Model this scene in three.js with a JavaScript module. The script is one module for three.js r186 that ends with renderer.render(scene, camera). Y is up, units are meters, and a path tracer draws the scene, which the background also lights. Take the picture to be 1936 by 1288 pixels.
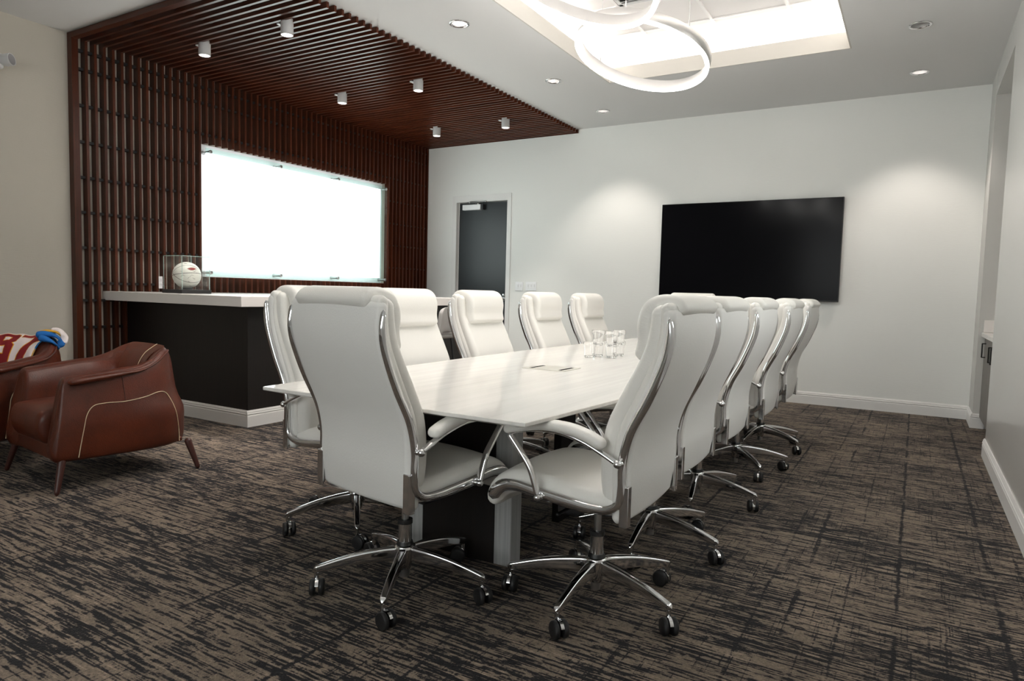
import * as THREE from 'three';
import { RoundedBoxGeometry } from 'three/addons/geometries/RoundedBoxGeometry.js';
import { mergeGeometries } from 'three/addons/utils/BufferGeometryUtils.js';
import { RectAreaLightUniformsLib } from 'three/addons/lights/RectAreaLightUniformsLib.js';

// ---------------------------------------------------------------- camera, sky, exposure
const scene = new THREE.Scene();
const W = 1936, H = 1288, FOCAL = 1281.9;
const camera = new THREE.PerspectiveCamera((2 * Math.atan(H / 2 / FOCAL) * 180) / Math.PI, W / H, 0.05, 60);
{
  const yaw = 0.5359, pitch = 0.0717, roll = 0.0259, V = (x, y, z) => new THREE.Vector3(x, y, z);
  const f = V(-Math.sin(yaw), 0, -Math.cos(yaw)), r = V(Math.cos(yaw), 0, -Math.sin(yaw)), u = V(0, 1, 0);
  const f2 = f.clone().multiplyScalar(Math.cos(pitch)).addScaledVector(u, -Math.sin(pitch));
  const u2 = u.clone().multiplyScalar(Math.cos(pitch)).addScaledVector(f, Math.sin(pitch));
  const r3 = r.clone().multiplyScalar(Math.cos(roll)).addScaledVector(u2, Math.sin(roll));
  const u3 = u2.clone().multiplyScalar(Math.cos(roll)).addScaledVector(r, -Math.sin(roll));
  camera.position.set(0, 1.1275, 0);
  camera.quaternion.setFromRotationMatrix(new THREE.Matrix4().makeBasis(r3, u3, f2.clone().negate()));
}
scene.add(camera);
scene.background = new THREE.Color().setRGB(0.95, 0.955, 0.95);   // overcast sky, reaching the room through the two unseen windows
scene.backgroundIntensity = 5.0;
RectAreaLightUniformsLib.init();
const renderer = new THREE.WebGLRenderer({ antialias: true });
renderer.toneMapping = THREE.LinearToneMapping;
renderer.toneMappingExposure = 1.18;
renderer.shadowMap.enabled = true;
const LIGHT = { cove: 57, ring: 7, down: 5, spot: 10, board: 2.0 };

// ---------------------------------------------------------------- helpers
const rand = ((s) => () => { s = (s + 0x6d2b79f5) | 0; let t = Math.imul(s ^ (s >>> 15), 1 | s); t = (t + Math.imul(t ^ (t >>> 7), 61 | t)) ^ t; return ((t ^ (t >>> 14)) >>> 0) / 4294967296; })(7);
const used = {};
function numbered(name) { const base = name.replace(/_\d{3}$/, ''); const n = (used[base] = (used[base] ?? -1) + 1); return n ? base + '_' + String(n).padStart(3, '0') : base; }
function tag(o, label, category, group, kind) {
  if (label) o.userData.label = label;
  if (category) o.userData.category = category;
  if (group) o.userData.group = group;
  if (kind) o.userData.kind = kind;
  return o;
}
function thing(name, label, category, [x, y, z] = [0, 0, 0], turn = 0, group) {
  const o = new THREE.Group(); o.name = numbered(name); o.position.set(x, y, z); o.rotation.y = turn; scene.add(o);
  return tag(o, label, category, group);
}
function mesh(name, geos, mat, parent) {
  const g = Array.isArray(geos) ? (geos.length > 1 ? mergeGeometries(geos.map((q) => (q.index ? q.toNonIndexed() : q)).map(clean)) : geos[0]) : geos;
  const m = new THREE.Mesh(g, mat); m.castShadow = m.receiveShadow = true;
  m.name = parent ? name : numbered(name); (parent ?? scene).add(m); return m;
}
function clean(g) { for (const k of Object.keys(g.attributes)) if (!['position', 'normal', 'uv'].includes(k)) g.deleteAttribute(k); return g; }
function struct(name, geos, mat, parent) { const m = mesh(name, geos, mat, parent); if (!parent) m.userData.kind = 'structure'; return m; }
function dup(root, [x, y, z], turn, label, group) {
  const r = root.clone(); r.name = numbered(root.name); r.position.set(x, y, z); r.rotation.y = turn; scene.add(r);
  r.userData = { ...root.userData, label }; if (group) r.userData.group = group; return r;
}
// uv in metres from the dominant face normal
function metreUV(g, k = 1, du = 0, dv = 0) {
  const p = g.attributes.position, n = g.attributes.normal, uv = new Float32Array(p.count * 2);
  for (let i = 0; i < p.count; i++) {
    const x = p.getX(i), y = p.getY(i), z = p.getZ(i), ax = Math.abs(n.getX(i)), ay = Math.abs(n.getY(i)), az = Math.abs(n.getZ(i));
    const [u, v] = ay > ax && ay > az ? [x, z] : ax > az ? [z, y] : [x, y];
    uv[2 * i] = u * k + du; uv[2 * i + 1] = v * k + dv;
  }
  g.setAttribute('uv', new THREE.BufferAttribute(uv, 2)); return g;
}
const bx = (w, h, d, x = 0, y = 0, z = 0) => metreUV(new THREE.BoxGeometry(w, h, d).translate(x, y, z));
const box = (x0, x1, y0, y1, z0, z1) => bx(x1 - x0, y1 - y0, z1 - z0, (x0 + x1) / 2, (y0 + y1) / 2, (z0 + z1) / 2);
const rbox = (w, h, d, r, x = 0, y = 0, z = 0, seg = 3) => metreUV(new RoundedBoxGeometry(w, h, d, seg, r).translate(x, y, z));
const cyl = (r0, r1, h, x = 0, y = 0, z = 0, seg = 24) => new THREE.CylinderGeometry(r0, r1, h, seg).translate(x, y, z);
const lathe = (pts, seg = 32) => new THREE.LatheGeometry(pts.map(([a, b]) => new THREE.Vector2(a, b)), seg);
function gridGeo(rows, closed, capA, capB, uvs) {   // rows: arrays of [x,y,z]; closed: rows wrap round
  const nr = rows.length, nc = rows[0].length, pos = [], uv = [], idx = [];
  const cols = closed ? nc + 1 : nc;
  for (let i = 0; i < nr; i++) for (let j = 0; j < cols; j++) { pos.push(...rows[i][j % nc]); uv.push(...(uvs ? uvs(i, j) : [j / (cols - 1), i / (nr - 1)])); }
  for (let i = 0; i < nr - 1; i++) for (let j = 0; j < cols - 1; j++) { const a = i * cols + j, b = a + 1, c = a + cols, d = c + 1; idx.push(a, c, b, b, c, d); }
  const cap = (row, flip) => {
    const c = [0, 0, 0]; for (const q of row) for (let k = 0; k < 3; k++) c[k] += q[k] / row.length;
    const b = pos.length / 3; pos.push(...c); uv.push(0.5, 0.5);
    for (const q of row) { pos.push(...q); uv.push(0.5, 0.5); }
    for (let j = 0; j < row.length; j++) { const p = b + 1 + j, q = b + 1 + ((j + 1) % row.length); flip ? idx.push(b, q, p) : idx.push(b, p, q); }
  };
  if (capA) cap(rows[0], false); if (capB) cap(rows[nr - 1], true);
  const g = new THREE.BufferGeometry();
  g.setAttribute('position', new THREE.Float32BufferAttribute(pos, 3)); g.setAttribute('uv', new THREE.Float32BufferAttribute(uv, 2)); g.setIndex(idx); g.computeVertexNormals();
  if (closed) {                                       // join the normals along the wrap seam
    const n = g.attributes.normal;
    for (let i = 0; i < nr; i++) {
      const a = i * cols, b = a + cols - 1, v = new THREE.Vector3(n.getX(a) + n.getX(b), n.getY(a) + n.getY(b), n.getZ(a) + n.getZ(b)).normalize();
      n.setXYZ(a, v.x, v.y, v.z); n.setXYZ(b, v.x, v.y, v.z);
    }
  }
  return g;
}
const curve = (pts, closed = false) => new THREE.CatmullRomCurve3(pts.map((p) => new THREE.Vector3(...p)), closed, 'centripetal');
const fn = (v) => (typeof v === 'function' ? v : () => v);
const smooth = (a, b, x) => { const t = Math.min(1, Math.max(0, (x - a) / (b - a))); return t * t * (3 - 2 * t); };
// upholstered pad: a rounded slab swept along a profile in the y-z plane ([z, y] points); w half width, h half thickness
function pad(path, w, h, { ns = 26, end = 0.02, rc = 0.9, crown = 0, bow = 0 } = {}) {
  const c = curve(path.map(([z, y]) => [0, y, z])), L = c.getLength(), rows = [], wf = fn(w), hf = fn(h), seg = 5;
  const ts = []; for (let i = 0; i <= 5; i++) ts.push((end / L) * (1 - Math.cos((i / 5) * Math.PI / 2)));
  for (let i = 1; i < ns; i++) ts.push(end / L + (1 - (2 * end) / L) * (i / ns));
  for (let i = 5; i >= 0; i--) ts.push(1 - (end / L) * (1 - Math.cos((i / 5) * Math.PI / 2)));
  for (const t of ts) {
    const p = c.getPointAt(t), q = c.getTangentAt(t), nz = -q.y, ny = q.z;            // normal in the profile plane
    const d = Math.min(t, 1 - t) * L, k = d < end ? Math.sqrt(Math.max(0, 1 - (1 - d / end) ** 2)) : 1;
    const hh = hf(t) * Math.max(k, 0.04), ww = wf(t) - end * 0.9 * (1 - k), r = Math.min(hf(t) * rc, ww * 0.5), rh = Math.min(r, hh), row = [];
    for (const [sx, sn, a0] of [[1, 1, 0], [-1, 1, 90], [-1, -1, 180], [1, -1, 270]]) for (let i = 0; i <= seg; i++) {
      const a = ((a0 + (90 * i) / seg) * Math.PI) / 180, x = sx * (ww - r) + r * Math.cos(a), n = sn * (hh - rh) + rh * Math.sin(a);
      const nn = n + (sn > 0 ? crown * (1 - (x / ww) ** 2) * k : 0) + bow * (x / ww) ** 2;
      row.push([x, p.y + ny * nn, p.z + nz * nn]);
    }
    // extra points across the wide faces so that the crown shows
    const wide = []; for (let j = 0; j < row.length; j++) {
      wide.push(row[j]);
      if (j === seg || j === 3 * seg + 2) { const a = row[j], b = row[j + 1]; for (let m = 1; m < 8; m++) { const x = a[0] + (b[0] - a[0]) * m / 8, top = j === seg, n = (top ? hh : -hh) + (top ? crown * (1 - (x / ww) ** 2) * k : 0) + bow * (x / ww) ** 2; wide.push([x, p.y + ny * n, p.z + nz * n]); } }
    }
    rows.push(wide);
  }
  return gridGeo(rows, true, true, true, (i, j) => [rows[i][j % rows[i].length][0], ts[i] * L]);
}
// rounded bar swept along a 3D curve; rx, ry half sizes (ry along «up»)
function bar(pts, rx, ry, { n = 40, seg = 10, up = [0, 1, 0], closed = false, sq = 1 } = {}) {
  const c = curve(pts, closed), rows = [], fx = fn(rx), fy = fn(ry), U = new THREE.Vector3(...up), L = c.getLength();
  const ts = []; if (closed) for (let i = 0; i <= n; i++) ts.push(i / n);
  else { const e = Math.min(0.2, fx(0) / L); for (const k of [0, 0.3, 0.7, 1]) ts.push(e * k); for (let i = 1; i < n; i++) ts.push(e + (1 - 2 * e) * i / n); for (const k of [1, 0.7, 0.3, 0]) ts.push(1 - e * k); }
  for (const t of ts) {
    const p = c.getPointAt(t), T = c.getTangentAt(t), S = new THREE.Vector3().crossVectors(T, U); if (S.lengthSq() < 1e-6) S.set(1, 0, 0); S.normalize();
    const N = new THREE.Vector3().crossVectors(S, T).normalize(), d = closed ? 1 : Math.min(t, 1 - t) * L / Math.max(1e-6, fx(0)), k = d < 1 ? Math.sqrt(Math.max(0.02, 1 - (1 - d) ** 2)) : 1, row = [];
    for (let j = 0; j < seg; j++) { const a = (j / seg) * 2 * Math.PI, ca = Math.cos(a), sa = Math.sin(a), q = (v) => Math.sign(v) * Math.abs(v) ** sq; const x = fx(t) * k * q(ca), y = fy(t) * k * q(sa); row.push([p.x + S.x * x + N.x * y, p.y + S.y * x + N.y * y, p.z + S.z * x + N.z * y]); }
    rows.push(row);
  }
  return gridGeo(rows, true, !closed, !closed, (i, j) => [j / seg * 0.1, ts[i] * L]);
}
const rod = (a, b, r, seg = 12) => bar([a, [(a[0] + b[0]) / 2, (a[1] + b[1]) / 2, (a[2] + b[2]) / 2], b], r, r, { n: 3, seg, up: Math.abs(b[1] - a[1]) > Math.hypot(b[0] - a[0], b[2] - a[2]) ? [1, 0, 0.01] : [0, 1, 0] });
const ball = (r, x, y, z, seg = 14) => new THREE.SphereGeometry(r, seg, seg).translate(x, y, z);

// ---------------------------------------------------------------- textures
const hash = (x, y, s) => { let h = Math.imul(x, 374761393) + Math.imul(y, 668265263) + Math.imul(s, 982451653); h = Math.imul(h ^ (h >>> 13), 1274126177); return ((h ^ (h >>> 16)) >>> 0) / 4294967296; };
function noise(u, v, pu, pv, s) {             // value noise that repeats after pu, pv cells
  const x = Math.floor(u), y = Math.floor(v), fx = u - x, fy = v - y, a = fx * fx * (3 - 2 * fx), b = fy * fy * (3 - 2 * fy);
  const X = ((x % pu) + pu) % pu, Y = ((y % pv) + pv) % pv, X1 = (X + 1) % pu, Y1 = (Y + 1) % pv;
  return (hash(X, Y, s) * (1 - a) + hash(X1, Y, s) * a) * (1 - b) + (hash(X, Y1, s) * (1 - a) + hash(X1, Y1, s) * a) * b;
}
function dataTex(n, m, paint, { srgb = true, repeat = [1, 1] } = {}) {
  const d = new Uint8Array(n * m * 4);
  for (let j = 0; j < m; j++) for (let i = 0; i < n; i++) { const c = paint(i / n, j / m, i, j), o = (j * n + i) * 4; d[o] = c[0]; d[o + 1] = c[1]; d[o + 2] = c[2]; d[o + 3] = 255; }
  const t = new THREE.DataTexture(d, n, m); t.wrapS = t.wrapT = THREE.RepeatWrapping; t.magFilter = THREE.LinearFilter; t.minFilter = THREE.LinearMipmapLinearFilter; t.generateMipmaps = true;
  if (srgb) t.colorSpace = THREE.SRGBColorSpace; t.repeat.set(...repeat); t.needsUpdate = true; return t;
}
const S8 = (v) => Math.max(0, Math.min(255, Math.round(v)));
const TILE = 4;                               // carpet repeat in metres
const carpetCover = (() => {                  // woven dark dashes along x, broken dark lines along z, pale threads
  const n = 2048, c = new Float32Array(n * n), r = ((q) => () => { q = (q + 0x6d2b79f5) | 0; let t = Math.imul(q ^ (q >>> 15), 1 | q); t = (t + Math.imul(t ^ (t >>> 7), 61 | t)) ^ t; return ((t ^ (t >>> 14)) >>> 0) / 4294967296; })(91);
  const dash = (x, y, L0, T, k) => { const L = Math.round(L0), R0 = Math.ceil(T); for (let b = -R0; b <= R0; b++) { const e = 1 - Math.max(0, (Math.abs(b) - T * 0.45) / (T * 0.6)); if (e <= 0) continue; const l = Math.round(L * (0.75 + 0.25 * e)), yy = ((y + b) % n + n) % n; for (let a = -l; a <= l; a++) { const f = Math.min(1, (l - Math.abs(a)) / 9); c[yy * n + ((((x + a) | 0) % n) + n) % n] += k * e * f; } } };
  const patch = (x, y) => { const bx = Math.floor((x / n) * 16 + 0.5 * hash(0, Math.floor((y / n) * 22), 77)) % 16, by = Math.floor((y / n) * 22); return hash(bx, by, 78); };
  for (let i = 0; i < 36000; i++) { const x = (r() * n) | 0, y = (r() * n) | 0; if (r() > 0.25 + 0.95 * patch(x, y)) continue; dash(x, y, 12 + 64 * r() * r(), 1.3 + 3.2 * r() * r(), 0.4 + 0.55 * r()); }
  for (let i = 0; i < 26; i++) { const x0 = n * (i / 26) + 26 * (r() - 0.5), T = i % 2 ? 2.2 + 2 * r() : 3.4 + 2.4 * r(), str = i % 2 ? 0.45 : 0.8; for (let y = 0; y < n; y++) { const m = str * smooth(0.25, 0.62, noise(i * 3.7, (y / n) * 18, 997, 18, 79)), w = T + 3 * (noise(i * 7.3, (y / n) * 160, 991, 160, 80) - 0.5), xc = x0 + 3 * (noise(i, (y / n) * 60, 983, 60, 81) - 0.5); for (let b = -7; b <= 7; b++) { const e = Math.max(0, 1 - Math.abs(b) / Math.max(1, w)); c[y * n + ((((xc + b) | 0) % n) + n) % n] += m * Math.min(1, e * 1.6); } } }
  for (let i = 0; i < 9000; i++) dash((r() * n) | 0, (r() * n) | 0, 6 + 26 * r(), 1.2, -0.35 - 0.4 * r());
  for (let i = 0; i < 2600; i++) { const x = (r() * n) | 0, y = (r() * n) | 0, L = Math.round(10 + 40 * r()); for (let a = -L; a < L; a++) { const o = ((((y + a) | 0) % n) + n) % n * n; c[o + x] += 0.4; c[o + (x + 1) % n] += 0.3; } }
  return c;
})();
const carpetTex = dataTex(2048, 2048, (u, v, i, j) => {
  const N = (fu, fv, s) => noise(u * fu, v * fv, fu, fv, s), grain = hash(i, j, 8), fuzz = N(640, 820, 9), fuzz2 = N(330, 420, 19), wide = N(16, 22, 7);
  const k = smooth(0.22, 0.72, carpetCover[j * 2048 + i] + (fuzz - 0.5) * 0.75 + (fuzz2 - 0.5) * 0.55 + (grain - 0.5) * 0.45 + (wide - 0.5) * 0.3 - 0.03);
  const tone = 0.8 + 0.26 * fuzz + 0.22 * (grain - 0.5) + 0.14 * (wide - 0.5) + 0.25 * Math.max(0, -carpetCover[j * 2048 + i]);
  const li = [131 * tone, 117 * tone, 103 * tone], da = [15 + 12 * grain, 14 + 11 * grain, 18 + 10 * grain];
  return [S8(li[0] + (da[0] - li[0]) * k), S8(li[1] + (da[1] - li[1]) * k), S8(li[2] + (da[2] - li[2]) * k)];
}, { repeat: [1 / TILE, 1 / TILE] });
const carpetBump = dataTex(512, 512, (u, v, i, j) => { const h = S8(90 + 90 * hash(i, j, 3) + 70 * noise(u * 170, v * 200, 170, 200, 4)); return [h, h, h]; }, { srgb: false, repeat: [1, 1] });
const woodTex = dataTex(256, 1024, (u, v) => {      // grain along v; spans 0.25 m x 2 m
  const g = 0.5 * noise(u * 40, v * 8, 40, 8, 31) + 0.3 * noise(u * 90, v * 20, 90, 20, 32) + 0.2 * noise(u * 12, v * 4, 12, 4, 33), p = noise(u * 120, v * 90, 120, 90, 34) > 0.82 ? 0.86 : 1;
  const t = (0.72 + 0.56 * g) * p; return [S8(72 * t), S8(34 * t), S8(19 * t)];
}, { repeat: [4, 0.5] });
const darkWoodTex = dataTex(512, 512, (u, v) => { const g = 0.6 * noise(u * 110, v * 6, 110, 6, 41) + 0.4 * noise(u * 250, v * 14, 250, 14, 42), t = 0.6 + 0.8 * g; return [S8(37 * t), S8(29 * t), S8(26 * t)]; }, { repeat: [1, 1] });
const tableTex = dataTex(512, 1024, (u, v) => { const g = 0.5 * noise(u * 60, v * 4, 60, 4, 51) + 0.3 * noise(u * 140, v * 7, 140, 7, 52) + 0.2 * noise(u * 16, v * 2, 16, 2, 53), t = 0.955 + 0.075 * g; return [S8(237 * t), S8(235 * t), S8(230 * t)]; }, { repeat: [1 / 1.4, 1 / 2.2] });
const greyWoodTex = dataTex(256, 512, (u, v) => { const g = noise(u * 90, v * 5, 90, 5, 54), t = 0.92 + 0.14 * g; return [S8(190 * t), S8(190 * t), S8(188 * t)]; }, { repeat: [2, 1] });
const weaveBump = dataTex(512, 512, (u, v, i, j) => { const h = S8(128 + 60 * (noise(u * 24, v * 230, 24, 230, 61) - 0.5) * 2 + 40 * (noise(u * 230, v * 40, 230, 40, 62) - 0.5)); return [h, h, h]; }, { srgb: false, repeat: [1.2, 1.2] });
const leatherBump = dataTex(512, 512, (u, v) => { const h = S8(128 + 90 * (noise(u * 130, v * 130, 130, 130, 71) - 0.5) + 60 * (noise(u * 60, v * 60, 60, 60, 72) - 0.5)); return [h, h, h]; }, { srgb: false, repeat: [4, 4] });
const brownTex = dataTex(512, 512, (u, v) => { const g = 0.5 * noise(u * 5, v * 5, 5, 5, 81) + 0.3 * noise(u * 14, v * 14, 14, 14, 82) + 0.2 * noise(u * 60, v * 60, 60, 60, 83), t = 0.78 + 0.44 * g; return [S8(84 * t), S8(33 * t), S8(13 * t)]; }, { repeat: [1.3, 1.3] });
const fabricBump = dataTex(256, 256, (u, v, i, j) => { const h = S8(90 + 90 * ((i >> 1) + (j >> 1)) % 2 + 80 * hash(i, j, 91)); return [h, h, h]; }, { srgb: false, repeat: [8, 8] });

// ---------------------------------------------------------------- materials
const std = (r, g, b, rough, extra = {}) => { const m = new THREE.MeshStandardMaterial({ roughness: rough, metalness: 0, ...extra }); m.color.setRGB(r, g, b); return m; };
const phys = (r, g, b, rough, extra = {}) => { const m = new THREE.MeshPhysicalMaterial({ roughness: rough, metalness: 0, ...extra }); m.color.setRGB(r, g, b); return m; };
const glow = (r, g, b, k) => { const m = new THREE.MeshStandardMaterial({ color: 0x111111, roughness: 0.5 }); m.emissive.setRGB(r, g, b); m.emissiveIntensity = k; return m; };
const M = {
  carpet: std(1, 1, 1, 0.97, { map: carpetTex, bumpMap: carpetBump, bumpScale: 0.006 }),
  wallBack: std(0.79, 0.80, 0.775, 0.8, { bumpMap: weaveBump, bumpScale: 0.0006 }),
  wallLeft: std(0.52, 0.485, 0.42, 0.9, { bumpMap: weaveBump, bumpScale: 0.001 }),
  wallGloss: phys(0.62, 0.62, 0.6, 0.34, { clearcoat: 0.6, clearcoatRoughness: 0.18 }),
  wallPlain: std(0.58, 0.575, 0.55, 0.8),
  ceiling: std(0.66, 0.66, 0.655, 0.85),
  lip: std(0.55, 0.53, 0.49, 0.7),
  tile: std(0.80, 0.775, 0.765, 0.9), grid: std(0.82, 0.8, 0.79, 0.5),
  trim: std(0.74, 0.735, 0.72, 0.45),
  slat: [0.92, 1, 1.1].map((k) => phys(k, k, k, 0.3, { map: woodTex, specularIntensity: 0.5 })),
  batten: std(0.006, 0.006, 0.006, 0.6),
  espresso: std(0.28, 0.26, 0.25, 0.5, { map: darkWoodTex }),
  quartz: phys(0.8, 0.765, 0.735, 0.22, { clearcoat: 0.4, clearcoatRoughness: 0.1 }),
  leather: std(0.80, 0.785, 0.745, 0.42, { bumpMap: leatherBump, bumpScale: 0.0006 }),
  leatherBack: std(0.8, 0.79, 0.765, 0.5, { bumpMap: leatherBump, bumpScale: 0.0006 }),
  chrome: std(0.78, 0.78, 0.79, 0.09, { metalness: 1 }),
  steel: std(0.5, 0.5, 0.5, 0.28, { metalness: 1 }),
  alu: std(0.62, 0.61, 0.6, 0.42, { metalness: 0.9 }),
  black: std(0.012, 0.012, 0.013, 0.45), rubber: std(0.01, 0.01, 0.011, 0.5),
  table: phys(1, 1, 1, 0.24, { map: tableTex, clearcoat: 0.5, clearcoatRoughness: 0.08 }),
  greyWood: std(0.75, 0.76, 0.77, 0.45, { map: greyWoodTex }),
  hatch: std(0.56, 0.55, 0.5, 0.4),
  screen: phys(0.004, 0.004, 0.005, 0.16, { specularIntensity: 0.12 }),
  door: phys(0.009, 0.0105, 0.013, 0.36, { specularIntensity: 0.75 }),
  slot: phys(0.008, 0.008, 0.008, 1, { specularIntensity: 0 }), white: std(0.82, 0.83, 0.84, 0.35), whiteMetal: std(0.62, 0.62, 0.62, 0.35),
  brown: std(1, 1, 1, 0.4, { map: brownTex, bumpMap: leatherBump, bumpScale: 0.0012 }),
  stitch: std(0.62, 0.5, 0.33, 0.8),
  darkLeg: std(0.05, 0.014, 0.01, 0.4),
  stool: std(0.5, 0.485, 0.47, 0.9, { bumpMap: fabricBump, bumpScale: 0.001 }),
  glass: phys(1, 1, 1, 0.0, { transmission: 1, thickness: 0.01, ior: 1.5 }),
  pane: phys(0.985, 1, 0.995, 0.02, { transmission: 1, thickness: 0, ior: 1.45 }),
  frost: phys(0.9, 1, 0.98, 0.12, { transmission: 1, thickness: 0, ior: 1.4 }),
  edgeGlass: phys(0.8, 0.92, 0.89, 0.1, { transmission: 0.7, thickness: 0, ior: 1.45 }),
  cabinet: std(0.17, 0.155, 0.14, 0.5), handle: std(0.03, 0.028, 0.026, 0.4, { metalness: 0.6 }),
};
M.slatEnd = M.slat[0];

// ---------------------------------------------------------------- room dimensions (metres)
const XW = -6.24, XS = -6.168, ZB = -7.911, YC = 3.1965, XR = 0.494, ZF = 3.2;
const TR = { x0: -2.711, x1: -0.593, z0: -6.314, z1: -1.25 };            // opening of the ceiling tray
const downs = [[-3.18, -4.43], [-3.18, -6.02], [-3.18, -7.24], [-0.1, -6.02], [-0.1, -7.24], [-3.18, -2.8], [-5.1, -1.2]];  // last two are out of view, placed to light the left floor and wall

// floor
struct('floor', box(XW - 0.2, XR + 1.0, -0.12, 0, ZB - 0.4, ZF + 0.2), M.carpet);
// ceiling with the tray opening and the holes of the recessed lamps
{
  const s = new THREE.Shape(); s.moveTo(XW - 0.2, -(ZF + 0.2)); s.lineTo(XR + 1.0, -(ZF + 0.2)); s.lineTo(XR + 1.0, -(ZB - 0.2)); s.lineTo(XW - 0.2, -(ZB - 0.2)); s.closePath();
  const h = new THREE.Path(); const e = 0.0122; h.moveTo(TR.x0 - e, -TR.z0 + e); h.lineTo(TR.x1 + e, -TR.z0 + e); h.lineTo(TR.x1 + e, -TR.z1 - e); h.lineTo(TR.x0 - e, -TR.z1 - e); h.closePath(); s.holes.push(h);
  for (const [x, z] of downs) { const c = new THREE.Path(); c.absarc(x, -z, 0.064, 0, Math.PI * 2, true); s.holes.push(c); }
  const g = new THREE.ExtrudeGeometry(s, { depth: 0.135, bevelEnabled: false, curveSegments: 20 }); g.rotateX(-Math.PI / 2); g.translate(0, YC, 0);
  struct('ceiling', metreUV(g), M.ceiling);
}
// tray: lip faces, shelf behind it, high walls, tiled upper ceiling
{
  const t = 0.012, y0 = YC, y1 = YC + 0.137, A = TR, o = 0.2, YT = 3.505;
  const lip = struct('trim_1', [box(A.x0 - t, A.x0, y0 - 0.001, y1, A.z0, A.z1), box(A.x1, A.x1 + t, y0 - 0.001, y1, A.z0, A.z1), box(A.x0 - t, A.x1 + t, y0 - 0.001, y1, A.z0 - t, A.z0), box(A.x0 - t, A.x1 + t, y0 - 0.001, y1, A.z1, A.z1 + t)], M.lip);
  tag(lip, 'white upstand lip round the edge of the ceiling tray');
  struct('wall_tray', [box(A.x0 - o - 0.05, A.x0 - o, y1 - 0.002, YT + 0.1, A.z0 - o, A.z1 + o), box(A.x1 + o, A.x1 + o + 0.05, y1 - 0.002, YT + 0.1, A.z0 - o, A.z1 + o), box(A.x0 - o - 0.05, A.x1 + o + 0.05, y1 - 0.002, YT + 0.1, A.z0 - o - 0.05, A.z0 - o), box(A.x0 - o - 0.05, A.x1 + o + 0.05, y1 - 0.002, YT + 0.1, A.z1 + o, A.z1 + o + 0.05)], M.ceiling);
  const top = struct('ceiling_tray', box(A.x0 - o - 0.05, A.x1 + o + 0.05, YT + 0.03, YT + 0.12, A.z0 - o - 0.05, A.z1 + o + 0.05), M.ceiling);
  const xs = [A.x0 - o, -2.268, -1.655, -1.042, A.x1 + o], zs = [A.z0 - o]; for (let z = -6.01; z < A.z1 + o; z += 0.61) zs.push(z); zs.push(A.z1 + o);
  for (let i = 0; i + 1 < xs.length; i++) for (let j = 0; j + 1 < zs.length; j++) mesh('tile', rbox(xs[i + 1] - xs[i] - 0.022, 0.02, zs[j + 1] - zs[j] - 0.022, 0.004, (xs[i] + xs[i + 1]) / 2, YT + 0.016, (zs[j] + zs[j + 1]) / 2, 1), M.tile, top);
  for (const x of xs.slice(1, -1)) mesh('grid_bar', box(x - 0.012, x + 0.012, YT - 0.004, YT + 0.02, A.z0 - o, A.z1 + o), M.grid, top);
  for (const z of zs.slice(1, -1)) mesh('grid_bar', box(A.x0 - o, A.x1 + o, YT - 0.003, YT + 0.02, z - 0.011, z + 0.011), M.grid, top);
  // hidden strip lamps on the shelf, aimed up into the tray
  const lamp = glow(1, 0.955, 0.88, 4), dx = A.x1 - A.x0, dz = A.z1 - A.z0, cx = (A.x0 + A.x1) / 2, cz = (A.z0 + A.z1) / 2;
  for (const [x, z, w, d, side] of [[A.x0 - 0.1, cz, 0.03, dz, 'door-side long'], [A.x1 + 0.1, cz, 0.03, dz, 'window-side long'], [cx, A.z0 - 0.1, dx, 0.03, 'screen-end short'], [cx, A.z1 + 0.1, dx, 0.03, 'near-end short']]) {
    const label = { 'door-side long': 'hidden cove strip lamp behind the slat-side lip of the ceiling tray', 'window-side long': 'hidden cove strip lamp behind the alcove-side lip of the ceiling tray', 'screen-end short': 'hidden cove strip lamp behind the television-side lip of the ceiling tray', 'near-end short': 'hidden cove strip lamp behind the lip nearest the camera' }[side];
    const st = thing('cove_strip_lamp', label, 'lamp', [x, y1 + 0.001, z]);
    mesh('housing', rbox(w + 0.012, 0.016, d, 0.004, 0, 0.008, 0, 1), M.whiteMetal, st);
    mesh('diffuser', box(-w / 2, w / 2, 0.016, 0.02, -d / 2 + 0.01, d / 2 - 0.01), lamp, st);
    const l = new THREE.RectAreaLight(0xffffff, LIGHT.cove, w, d); l.color.setRGB(1, 0.955, 0.88); l.position.set(x, y1 + 0.025, z); l.rotation.x = Math.PI / 2; scene.add(l);
  }
  // square air diffuser set in one tile, and a sprinkler
  const v = thing('air_diffuser', 'grey square louvred air diffuser in the tray ceiling above the rings', 'air vent', [-2.27 + 0.31, YT, -5.1]);
  mesh('frame', [box(-0.28, 0.28, -0.012, 0, -0.28, -0.25), box(-0.28, 0.28, -0.012, 0, 0.25, 0.28), box(-0.28, -0.25, -0.012, 0, -0.28, 0.28), box(0.25, 0.28, -0.012, 0, -0.28, 0.28)], M.whiteMetal, v);
  mesh('back_plate', box(-0.25, 0.25, -0.002, 0.004, -0.25, 0.25), M.handle, v);
  for (let i = 0; i < 7; i++) mesh('louvre', bx(0.5, 0.003, 0.05).rotateX(0.6).translate(0, -0.006, -0.21 + i * 0.07), M.whiteMetal, v);
  const sp = thing('sprinkler', 'small pendent sprinkler head in the tray ceiling beside the large ring', 'sprinkler', [-1.35, YT, -5.1]);
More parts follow.
